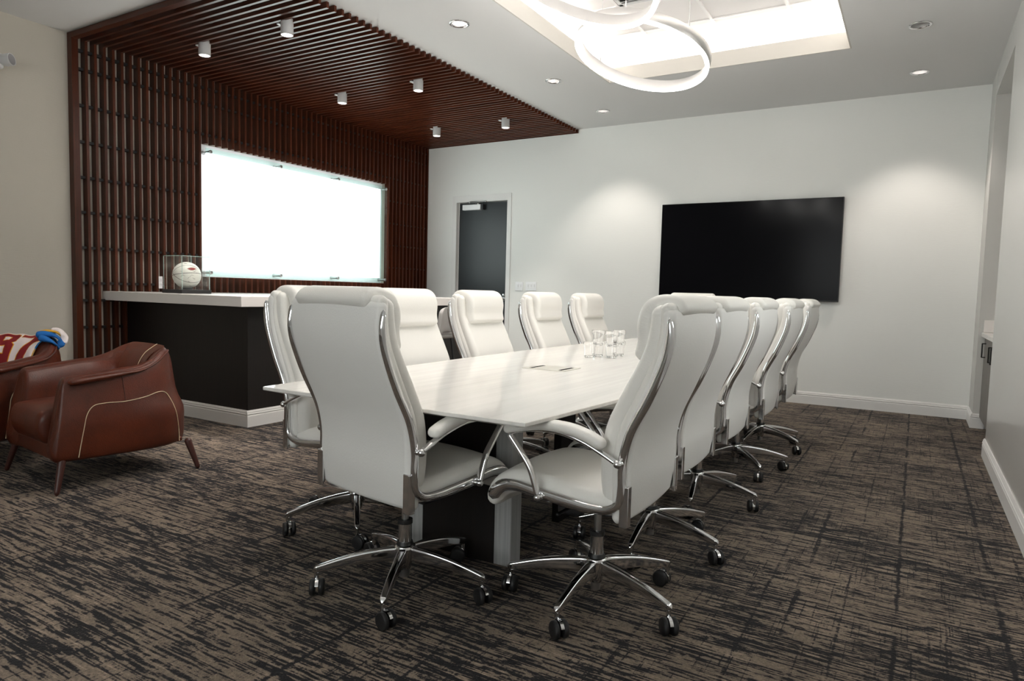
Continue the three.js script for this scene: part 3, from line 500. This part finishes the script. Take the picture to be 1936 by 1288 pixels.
// ---------------------------------------------------------------- conference table
const TX = -1.637, TZ = -4.118, TY = 0.72;
{
  const t = thing('conference_table', 'long white boat-shaped conference table with a thin edge and two flush cable hatches', 'table', [TX, 0, TZ]);
  const half = (z) => 0.61 + 0.1 * (1 - (z / 2.294) ** 2), outline = (inset, y) => { const p = []; const zl = 2.294 - inset; for (let i = 0; i <= 24; i++) { const z = -zl + (2 * zl * i) / 24; p.push([half(z) - inset, y, z]); } for (let i = 24; i >= 0; i--) { const z = -zl + (2 * zl * i) / 24; p.push([-(half(z) - inset), y, z]); } return p; };
  const top = gridGeo([outline(0.08, TY - 0.036), outline(0.002, TY - 0.0145), outline(0, TY - 0.012), outline(0, TY - 0.002), outline(0.002, TY)], true, false, false).toNonIndexed(); top.computeVertexNormals();
  const cap = (y, inset, flip) => { const o = outline(inset, y), s = new THREE.Shape(o.map((p) => new THREE.Vector2(p[0], -p[2]))); const g = new THREE.ShapeGeometry(s); g.rotateX(-Math.PI / 2); g.translate(0, y, 0); if (flip) { const ix = g.index.array; for (let i = 0; i < ix.length; i += 3) { const q = ix[i]; ix[i] = ix[i + 1]; ix[i + 1] = q; } g.computeVertexNormals(); } return g; };
  mesh('tabletop', [metreUV(top), metreUV(cap(TY, 0.002, false).toNonIndexed()), metreUV(cap(TY - 0.036, 0.08, true).toNonIndexed())], M.table, t);
  for (const q of [1, -1]) {                    // q: towards the camera, towards the television
    const zf = 1.788, pd = mesh('pedestal', box(-0.182, 0.19, 0, TY - 0.03, q > 0 ? zf - 0.1 : -zf, q > 0 ? zf : -zf + 0.1), M.espresso, t);
    for (const x of [-0.222, 0.23]) mesh('end_panel', rbox(0.08, TY - 0.03, 0.085, 0.004, x, (TY - 0.03) / 2, q * (zf - 0.0425)), M.greyWood, pd);
    mesh('support_panel', rbox(0.04, TY - 0.03, 0.16, 0.004, 0.17, (TY - 0.03) / 2, q * (zf - 0.68)), M.espresso, pd);
  }
  mesh('beam', box(-0.03, 0.03, TY - 0.1, TY - 0.034, -1.75, 1.75), M.black, t);
  for (const z of [0.865, -0.84]) {
    const h = mesh('cable_hatch', rbox(0.25, 0.003, 0.21, 0.001, -0.04, TY + 0.0006, z, 1), M.hatch, t);
    for (const dx of [-0.087, 0.087]) mesh('slot', box(-0.04 + dx - 0.009, -0.04 + dx + 0.009, TY + 0.0016, TY + 0.0027, z - 0.078, z + 0.078), M.slot, h);
  }
}
// drinking glasses, some stacked in twos
{
  const prof = [[0, 0], [0.031, 0], [0.0335, 0.003], [0.036, 0.07], [0.0415, 0.073], [0.042, 0.097], [0.0412, 0.098], [0.0402, 0.097], [0.0396, 0.076], [0.034, 0.071], [0.0315, 0.014], [0.028, 0.012], [0, 0.012]];
  const put = (x, y, z, label) => tag(mesh('drinking_glass', lathe(prof, 28), M.glass), label, 'glass', 'drinking glasses on the table').position.set(x, y, z);
  put(-1.785, TY + 0.0005, -3.985, 'single short clear glass standing in front of the stacked glasses');
  const at = [[-1.772, -4.085, 'pair at the armchair side of the cluster'], [-1.664, -4.055, 'middle pair nearest the camera'], [-1.688, -4.24, 'pair at the far right of the cluster']];
  for (const [x, z, n] of at) { put(x, TY + 0.0005, z, 'lower clear glass of the stacked ' + n); put(x, TY + 0.0005 + 0.0735, z, 'upper clear glass of the stacked ' + n); }
}
// ---------------------------------------------------------------- executive chairs
function makeChair(label, group) {
  const t = thing('executive_chair', label, 'chair', [0, 0, 0], 0, group);
  const L = M.leather;
  mesh('back_shell', pad([[-0.178, 0.385], [-0.196, 0.5], [-0.198, 0.6], [-0.216, 0.69], [-0.262, 0.8], [-0.297, 0.887], [-0.317, 0.95], [-0.326, 1.01], [-0.322, 1.09]], 0.252, 0.022, { ns: 34, end: 0.022, crown: 0, bow: -0.012 }), M.leatherBack, t);
  mesh('back_cushion', pad([[-0.155, 0.445], [-0.14, 0.52], [-0.138, 0.6], [-0.15, 0.69], [-0.198, 0.8], [-0.242, 0.89], [-0.266, 0.95], [-0.28, 1.02], [-0.285, 1.098]], 0.236, (s) => 0.042 - 0.012 * s, { ns: 34, end: 0.03, bow: -0.006 }), L, t);
  mesh('side_gusset', pad([[-0.17, 0.43], [-0.165, 0.52], [-0.165, 0.6], [-0.182, 0.69], [-0.23, 0.8], [-0.27, 0.89], [-0.292, 0.95], [-0.304, 1.02], [-0.305, 1.106]], 0.246, 0.022, { ns: 34, end: 0.02 }), L, t);
  mesh('headrest', pad([[-0.212, 0.915], [-0.225, 0.98], [-0.222, 1.04], [-0.238, 1.083], [-0.275, 1.102], [-0.318, 1.1], [-0.343, 1.07]], 0.2, (s) => 0.034 - 0.012 * smooth(0.55, 1, s), { ns: 34, end: 0.022 }), L, t);
  mesh('seat_cushion', pad([[-0.165, 0.442], [-0.08, 0.436], [0, 0.442], [0.09, 0.455], [0.18, 0.462], [0.245, 0.452], [0.288, 0.425], [0.306, 0.388], [0.303, 0.36]], (s) => 0.238 + 0.008 * smooth(0.7, 0.95, s), (s) => 0.04 - 0.009 * smooth(0.75, 1, s), { ns: 34, end: 0.03, crown: 0.01 }), L, t);
  for (const s of [-1, 1]) {
    const X = s * 0.26;
    mesh('side_rail', bar([[X, 0.392, 0.296], [X, 0.41, 0.291], [X, 0.446, 0.258], [X, 0.456, 0.2], [X, 0.445, 0.114], [X, 0.434, 0.016], [X, 0.427, -0.078], [X, 0.434, -0.144], [X, 0.46, -0.178], [X, 0.51, -0.186], [X, 0.59, -0.186], [X, 0.69, -0.208], [X, 0.8, -0.262], [X, 0.887, -0.298], [X, 0.95, -0.318], [X, 1.01, -0.325], [X, 1.062, -0.322]], (u) => 0.0145 + 0.004 * (1 - smooth(0.3, 0.42, u)) + 0.005 * (1 - smooth(0.02, 0.14, u)) - 0.006 * smooth(0.93, 1, u), (u) => 0.012, { n: 84, seg: 12, up: [1, 0, 0] }), M.chrome, t);
    mesh('rear_bracket', [rbox(0.03, 0.135, 0.01, 0.004, s * 0.246, 0.452, -0.2065), rbox(0.01, 0.135, 0.03, 0.004, s * 0.258, 0.452, -0.197)], M.chrome, t);
    const Y = s * 0.282;
    const arm = mesh('armrest', [bar([[Y, 0.594, -0.18], [Y, 0.628, -0.111], [Y, 0.65, -0.058], [Y, 0.668, 0.014], [Y, 0.671, 0.088], [Y, 0.661, 0.164], [Y, 0.644, 0.224]], 0.013, 0.0075, { n: 34, seg: 12, sq: 0.7 }),
      bar([[Y, 0.644, 0.222], [Y, 0.59, 0.177], [Y, 0.537, 0.137], [Y, 0.485, 0.116], [Y, 0.437, 0.102]], 0.013, 0.0085, { n: 24, seg: 12, sq: 0.7, up: [0, 0, 1] }),
      ball(0.014, Y + s * 0.004, 0.594, -0.18), ball(0.013, Y + s * 0.004, 0.437, 0.102), rod([s * 0.25, 0.594, -0.19], [Y, 0.594, -0.182], 0.01), rod([s * 0.24, 0.44, 0.09], [Y, 0.437, 0.1], 0.011)], M.chrome, t);
    mesh('arm_pad', pad([[-0.135, 0.643], [-0.08, 0.668], [-0.02, 0.684], [0.035, 0.689], [0.09, 0.687], [0.16, 0.675], [0.236, 0.655]], 0.029, (u) => 0.016, { ns: 20, end: 0.024, crown: 0.002 }).translate(Y, 0, 0), L, arm);
  }
  mesh('tilt_mechanism', [rbox(0.16, 0.05, 0.22, 0.012, 0, 0.37, 0.02), rbox(0.3, 0.012, 0.26, 0.004, 0, 0.396, 0.04), rbox(0.09, 0.08, 0.1, 0.02, 0, 0.345, 0.1), rod([0.06, 0.365, 0.06], [0.2, 0.36, 0.07], 0.006)], M.black, t);
  mesh('gas_column', [cyl(0.0135, 0.0135, 0.16, 0, 0.31, 0, 20)], M.steel, t);
  const b = mesh('swivel_base', [lathe([[0, 0.07], [0.022, 0.07], [0.026, 0.085], [0.03, 0.1], [0.04, 0.145], [0.04, 0.16], [0.03, 0.166], [0, 0.166]], 28), cyl(0.0245, 0.026, 0.085, 0, 0.205, 0, 24)], M.chrome, t);
  mesh('upper_collar', cyl(0.028, 0.028, 0.016, 0, 0.254, 0, 24), M.black, b);
  mesh('lower_collar', cyl(0.029, 0.033, 0.014, 0, 0.171, 0, 24), M.black, b);
  mesh('column_foot', cyl(0.018, 0.018, 0.03, 0, 0.056, 0, 18), M.steel, b);
  const leg = bar([[0, 0.131, 0.025], [0, 0.129, 0.09], [0, 0.12, 0.18], [0, 0.105, 0.26], [0, 0.087, 0.334]], (u) => 0.0165 - 0.005 * u, (u) => 0.029 - 0.016 * u, { n: 16, seg: 20, sq: 0.42 });
  const stem = mergeGeometries([leg.toNonIndexed(), cyl(0.0085, 0.0085, 0.05, 0, 0.066, 0.322, 14).toNonIndexed()].map(clean));
  const wheels = mergeGeometries([-1, 1].map((s) => lathe([[0, -0.01], [0.024, -0.01], [0.0298, -0.006], [0.0305, 0], [0.0298, 0.006], [0.026, 0.01], [0, 0.011]], 24).rotateZ(Math.PI / 2).translate(s * 0.0165, 0.0305, 0.0)));
  const hood = new THREE.CylinderGeometry(0.031, 0.031, 0.012, 24, 1, false, 0, Math.PI).rotateZ(Math.PI / 2).rotateX(-0.4).translate(0, 0.031, 0);
  for (let k = 0; k < 5; k++) {
    const a = (k * 2 * Math.PI) / 5, l = mesh('leg', stem, M.chrome, b); l.rotation.y = a;
    const w = mesh('caster', wheels, M.rubber, b), ca = a + [0.9, -0.6, 2.1, 0.2, 1.5][k], ox = Math.sin(ca) * 0.018, oz = Math.cos(ca) * 0.018; w.position.set(Math.sin(a) * 0.318 + ox, 0, Math.cos(a) * 0.318 + oz); w.rotation.y = ca;
    const h = mesh('caster_hood', hood, M.chrome, b); h.position.copy(w.position); h.rotation.y = ca;
  }
  return t;
}
const chairSpots = [
  // x, z, turn (deg, 0 = facing +z), base spin (deg, world), label, lift
  [-1.613, -1.96, 170, 27, 'white leather executive chair at the near end of the table, its back to the camera'],
  [-0.959, -2.265, -90, -0.6, 'white executive chair nearest the camera in the right-hand row, its arm and seat fully visible'],
  [-0.985, -2.935, -90, -5, 'white executive chair second from the camera in the right-hand row'],
  [-0.99, -3.715, -90, 62, 'white executive chair in the middle of the right-hand row'],
  [-0.975, -4.575, -90, 33, 'white executive chair fourth from the camera in the right-hand row'],
  [-0.975, -5.41, -90, 10, 'white executive chair farthest in the right-hand row, below the television'],
  [-2.25, -2.37, 90, -44, 'white executive chair on the bar side half hidden behind the near-end chair'],
  [-2.25, -3.05, 90, 20, 'white executive chair on the bar side whose headrest shows beside the near-end chair'],
  [-2.25, -3.8, 90, 50, 'white executive chair on the bar side just right of the grey bar stool'],
  [-2.25, -4.7, 90, 10, 'white executive chair on the bar side below the switch plates'],
  [-2.25, -5.55, 90, 40, 'white executive chair farthest on the bar side, behind the drinking glasses'],
  [-1.77, -6.5, 0, 30, 'white executive chair at the far end of the table, only its headrest top showing', 0.027],
];
let chair0;
chairSpots.forEach(([x, z, deg, spin, label, lift], i) => {
  const turn = (deg * Math.PI) / 180, c = i ? dup(chair0, [x, 0, z], turn, label, 'white executive chairs round the conference table') : (chair0 = makeChair(label, 'white executive chairs round the conference table'));
  c.position.set(x, 0, z); c.rotation.y = turn;
  c.children.find((o) => o.name === 'swivel_base').rotation.y = (spin * Math.PI) / 180 - turn;
  if (lift) for (const o of c.children) if (!['swivel_base'].includes(o.name)) o.position.y += lift;
});
// ---------------------------------------------------------------- leather armchairs
const planPts = [[0.36, 0.37], [0.375, 0.22], [0.382, 0.05], [0.38, -0.1], [0.352, -0.235], [0.27, -0.345], [0.14, -0.385], [0, -0.392]];
const plan = curve([...planPts, ...planPts.slice(0, -1).reverse().map(([a, b]) => [-a, b])].map(([a, b]) => [a, 0, b]));
function tubStation(s) {                       // s 0..1 round the shell
  const p = plan.getPointAt(s), T = plan.getTangentAt(s), n = [-T.z, T.x]; if (n[0] * p.x + n[1] * p.z < 0) { n[0] *= -1; n[1] *= -1; }
  const back = smooth(0.08, -0.38, p.z), front = Math.max(0, p.z / 0.37);
  const h = 0.612 + 0.035 * (1 - front) + 0.1 * smooth(0.0, -0.385, p.z) ** 1.15, tp = 0.036 + 0.05 * back, thick = 0.1 + 0.02 * back, rec = 0.1 * back;
  return { p, n, h, tp, thick, rec, front, back };
}
function tubSection(s) {
  const { p, n, h, tp, rec, front, back } = tubStation(s);
  const loop = [[-0.06, 0.165], [-0.02, 0.168], [-0.004, 0.19], [0.002, 0.28], [0.0, 0.38], [-tp * 0.45, 0.48], [-tp * 0.8, h - 0.07], [-tp - 0.002, h - 0.022], [-tp - 0.018, h - 0.004], [-tp - 0.045 + 0.03 * back, h], [-tp - 0.075 + 0.03 * back, h - 0.008 - 0.01 * back], [-tp - 0.1 + 0.01 * back, h - 0.04 - 0.012 * back], [-tp - 0.118 - 0.012 * back, 0.52 + 0.107 * back], [-0.16 - rec, 0.4], [-0.16 - rec, 0.25], [-0.13, 0.172]];
  const c = curve(loop.map(([o, y]) => [o, y, 0]), true), out = [];
  for (let i = 0; i < 44; i++) { const q = c.getPoint(i / 44), sh = front * 0.06 * Math.max(0, (q.y - 0.2) / 0.42); out.push([p.x + n[0] * q.x, q.y, p.z + n[1] * q.x - sh]); }
  return out;
}
function outerAt(f, y) {                       // outer surface of the chair's +x side at depth f, height y
  let best = 0, bd = 9; for (let i = 0; i <= 100; i++) { const s = 0.002 + 0.4 * i / 100, st = tubStation(s); const o = y < 0.38 ? 0.002 : y < 0.48 ? -st.tp * 0.45 * (y - 0.38) / 0.1 : -st.tp * 0.45 - st.tp * 0.4 * (y - 0.48) / 0.12; const z = st.p.z + st.n[1] * o - st.front * 0.06 * Math.max(0, (y - 0.2) / 0.42); const d = Math.abs(z - f); if (d < bd) { bd = d; best = st.p.x + st.n[0] * o; } }
  return best;
}
function makeArmchair(label) {
  const t = thing('armchair', label, 'armchair');
  const rows = [], N = 56, cen = (r) => r.reduce((a, q) => [a[0] + q[0] / r.length, a[1] + q[1] / r.length, a[2] + q[2] / r.length], [0, 0, 0]);
  for (let i = 0; i <= N; i++) rows.push(tubSection(i / N));
  const endRow = (row, k, dz) => { const c = cen(row); return row.map((q) => [c[0] + (q[0] - c[0]) * k, c[1] + (q[1] - c[1]) * (1 - (1 - k) * 0.45), q[2] + dz]); };
  const A = rows[0], B = rows[N];
  const all = [endRow(A, 0.45, 0.022), endRow(A, 0.75, 0.018), endRow(A, 0.92, 0.009), ...rows, endRow(B, 0.92, 0.009), endRow(B, 0.75, 0.018), endRow(B, 0.45, 0.022)];
  mesh('tub_shell', metreUV(gridGeo(all, true, true, true)), M.brown, t);
  mesh('seat_cushion', pad([[-0.24, 0.335], [0, 0.345], [0.25, 0.345], [0.41, 0.33]], 0.226, 0.09, { ns: 20, end: 0.05, rc: 0.5, crown: 0.018 }), M.brown, t);
  mesh('front_rail', [rbox(0.5, 0.085, 0.06, 0.014, 0, 0.21, 0.335), rbox(0.62, 0.03, 0.62, 0.01, 0, 0.185, -0.01)], M.brown, t);
  for (const s of [-1, 1]) {
    const pts = []; for (let i = 0; i <= 20; i++) { const st = tubStation(0.004 + 0.4 * i / 20), o = -st.tp + 0.012 * (1 - st.back) + 0.003; pts.push([s * (st.p.x + st.n[0] * o), st.h - 0.026, st.p.z + st.n[1] * o - st.front * 0.055]); }
    mesh('arm_roll', bar(pts, (u) => 0.032 - 0.027 * smooth(0, 0.75, u), (u) => 0.02 - 0.015 * smooth(0, 0.75, u), { n: 40, seg: 10 }), M.brown, t);
    const sp = [[0.273, 0.185], [0.246, 0.332], [0.222, 0.42], [0.19, 0.455], [0.13, 0.463], [0.039, 0.461], [-0.081, 0.474], [-0.17, 0.492], [-0.21, 0.482], [-0.24, 0.44], [-0.267, 0.363], [-0.288, 0.253], [-0.291, 0.178]];
    mesh('stitching', bar(sp.map(([f, y]) => [s * (outerAt(f, y) + 0.0012), y, f]), 0.0022, 0.0022, { n: 90, seg: 6 }), M.stitch, t);
    mesh('seam', bar([[0.04, 0.6], [0.035, 0.54], [0.03, 0.466]].map(([f, y]) => [s * (outerAt(f, y) + 0.0005), y, f]), 0.0016, 0.0016, { n: 12, seg: 6, up: [0, 0, 1] }), M.darkLeg, t);
    for (const z of [-1, 1]) mesh('leg', bar([[s * 0.33, 0.19, z * 0.335], [s * 0.355, 0.09, z * 0.36], [s * 0.376, 0.0, z * 0.382]], (u) => 0.022 - 0.009 * u, (u) => 0.022 - 0.009 * u, { n: 10, seg: 14, up: [0, 0, 1] }), M.darkLeg, t);
  }
  const sec = tubSection(0.465), ins = []; for (let i = 25; i <= 36; i++) { const q = sec[i]; ins.push([q[0], q[1] + 0.0015, q[2] + 0.0015]); }
  mesh('back_stitching', bar(ins, 0.0022, 0.0022, { n: 50, seg: 6, up: [1, 0, 0] }), M.stitch, t);
  return t;
}
const armA = makeArmchair('brown leather tub armchair with cream side stitching, empty, beside the bar'); armA.position.set(-4.13, 0, -2.2); armA.rotation.y = -0.11;
const BP = [-5.02, 0, -1.98], BT = 0.4;
dup(armA, BP, BT, 'brown leather tub armchair by the left wall with a sports jersey over its back');
// ---------------------------------------------------------------- jersey
{
  const cv = document.createElement('canvas'); cv.width = 1024; cv.height = 1024; const g = cv.getContext('2d');
  g.fillStyle = '#e4d6d4'; g.fillRect(0, 0, 1024, 1024);
  g.fillStyle = '#1c86cf'; g.fillRect(985, 0, 39, 1024); g.fillStyle = '#e0a51c'; g.fillRect(958, 0, 27, 1024);
  // block numerals drawn as polygons in a 100 x 160 cell
  const eight = [[[12, 0], [88, 0], [100, 12], [100, 66], [88, 78], [100, 90], [100, 148], [88, 160], [12, 160], [0, 148], [0, 90], [12, 78], [0, 66], [0, 12]], [[32, 28], [68, 28], [68, 62], [32, 62]], [[32, 96], [68, 96], [68, 132], [32, 132]]];
  const seven = [[[0, 0], [100, 0], [100, 34], [58, 150], [58, 160], [14, 160], [14, 150], [62, 32], [0, 32]]];
  const draw = (polys, x, y, sx, sy) => { const p = new Path2D(); for (const poly of polys) { poly.forEach(([a, b], i) => (i ? p.lineTo(x + a * sx, y + b * sy) : p.moveTo(x + a * sx, y + b * sy))); p.closePath(); } g.lineJoin = 'miter'; g.lineWidth = 20; g.strokeStyle = '#d99a17'; g.stroke(p); g.fillStyle = '#7c1016'; g.fill(p, 'evenodd'); };
  draw(eight, 240, 455, 3.1, 2.7); draw(seven, 585, 455, 3.1, 2.7);
  const tex = new THREE.CanvasTexture(cv); tex.colorSpace = THREE.SRGBColorSpace; tex.wrapS = tex.wrapT = THREE.ClampToEdgeWrapping;
  const t = thing('jersey', 'white sports jersey with dark red number 87 draped over the armchair back', 'jersey', BP, BT);
  const rows = [], NS2 = 36, i0 = 17, i1 = 37, S0 = 0.372, SR = 0.3;
  const secs = []; for (let j = 0; j <= NS2; j++) secs.push(tubSection(S0 + SR * j / NS2));
  const pt = (j, k, off) => { const s = secs[j], a = s[k], p = s[Math.max(0, k - 1)], q = s[k + 1]; const ty = q[1] - p[1], st = tubStation(S0 + SR * j / NS2), rad = (a[0] - st.p.x) * st.n[0] + (a[2] - st.p.z) * st.n[1], r2 = (q[0] - p[0]) * st.n[0] + (q[2] - p[2]) * st.n[1]; const l = Math.hypot(ty, r2) || 1, no = ty / l, ny = -r2 / l; const o = off + 0.004 * Math.sin(j * 0.9 + k * 0.7) + 0.003 * Math.sin(j * 0.37 - k); return [a[0] + st.n[0] * no * o, a[1] + ny * o, a[2] + st.n[1] * no * o]; };
  const outer = [], inner = []; for (let k = i0; k <= i1; k++) { const o = [], n2 = []; for (let j = 0; j <= NS2; j++) { o.push(pt(j, k, 0.012)); n2.push(pt(j, k, 0.006)); } outer.push(o); inner.push(n2.reverse()); }
  const ring = outer.map((o, i) => [...o, ...inner[i]]), nc = NS2 + 1;
  const geo = gridGeo(ring, true, true, true, (i, j) => { const jj = j % (2 * nc), u = jj < nc ? 1 - jj / NS2 : (jj - nc) / NS2; return [u, 1 - i / (ring.length - 1)]; });
  mesh('cloth', geo, std(1, 1, 1, 0.9, { map: tex, bumpMap: fabricBump, bumpScale: 0.0005, side: THREE.DoubleSide }), t);
  // bunched sleeve at the corner of the back
  const blue = std(0.008, 0.13, 0.42, 0.85, { bumpMap: fabricBump, bumpScale: 0.0005 }), gold = std(0.62, 0.33, 0.02, 0.85), wht = std(0.75, 0.68, 0.67, 0.9);
  const c = tubSection(0.35)[24], fold = (pts, rx, ry) => bar(pts.map(([a, b, d]) => [c[0] + a, c[1] + b, c[2] + d]), (u) => rx * (0.5 + 0.5 * Math.sin(u * 3.1)) + 0.006, (u) => ry * (0.6 + 0.4 * Math.sin(u * 5 + 1)) + 0.004, { n: 24, seg: 12 });
  mesh('sleeve', [fold([[-0.07, 0.02, 0.06], [-0.03, 0.03, 0.03], [0.01, 0.022, 0.0], [0.04, -0.01, -0.02], [0.05, -0.06, -0.01]], 0.026, 0.02), fold([[-0.04, 0.01, 0.07], [0.0, 0.0, 0.06], [0.04, -0.025, 0.035], [0.055, -0.07, 0.01]], 0.024, 0.018)], blue, t);
  mesh('sleeve_stripe', [fold([[-0.08, 0.025, 0.04], [-0.03, 0.048, 0.01], [0.01, 0.042, -0.02], [0.04, 0.015, -0.04]], 0.015, 0.012)], gold, t);
  mesh('collar', [fold([[-0.03, 0.05, -0.02], [0.01, 0.05, -0.04], [0.045, 0.02, -0.045], [0.06, -0.04, -0.03]], 0.018, 0.016)], wht, t);
}
scene.traverse((o) => { if (o.isMesh) o.castShadow = o.receiveShadow = true; });
renderer.render(scene, camera);
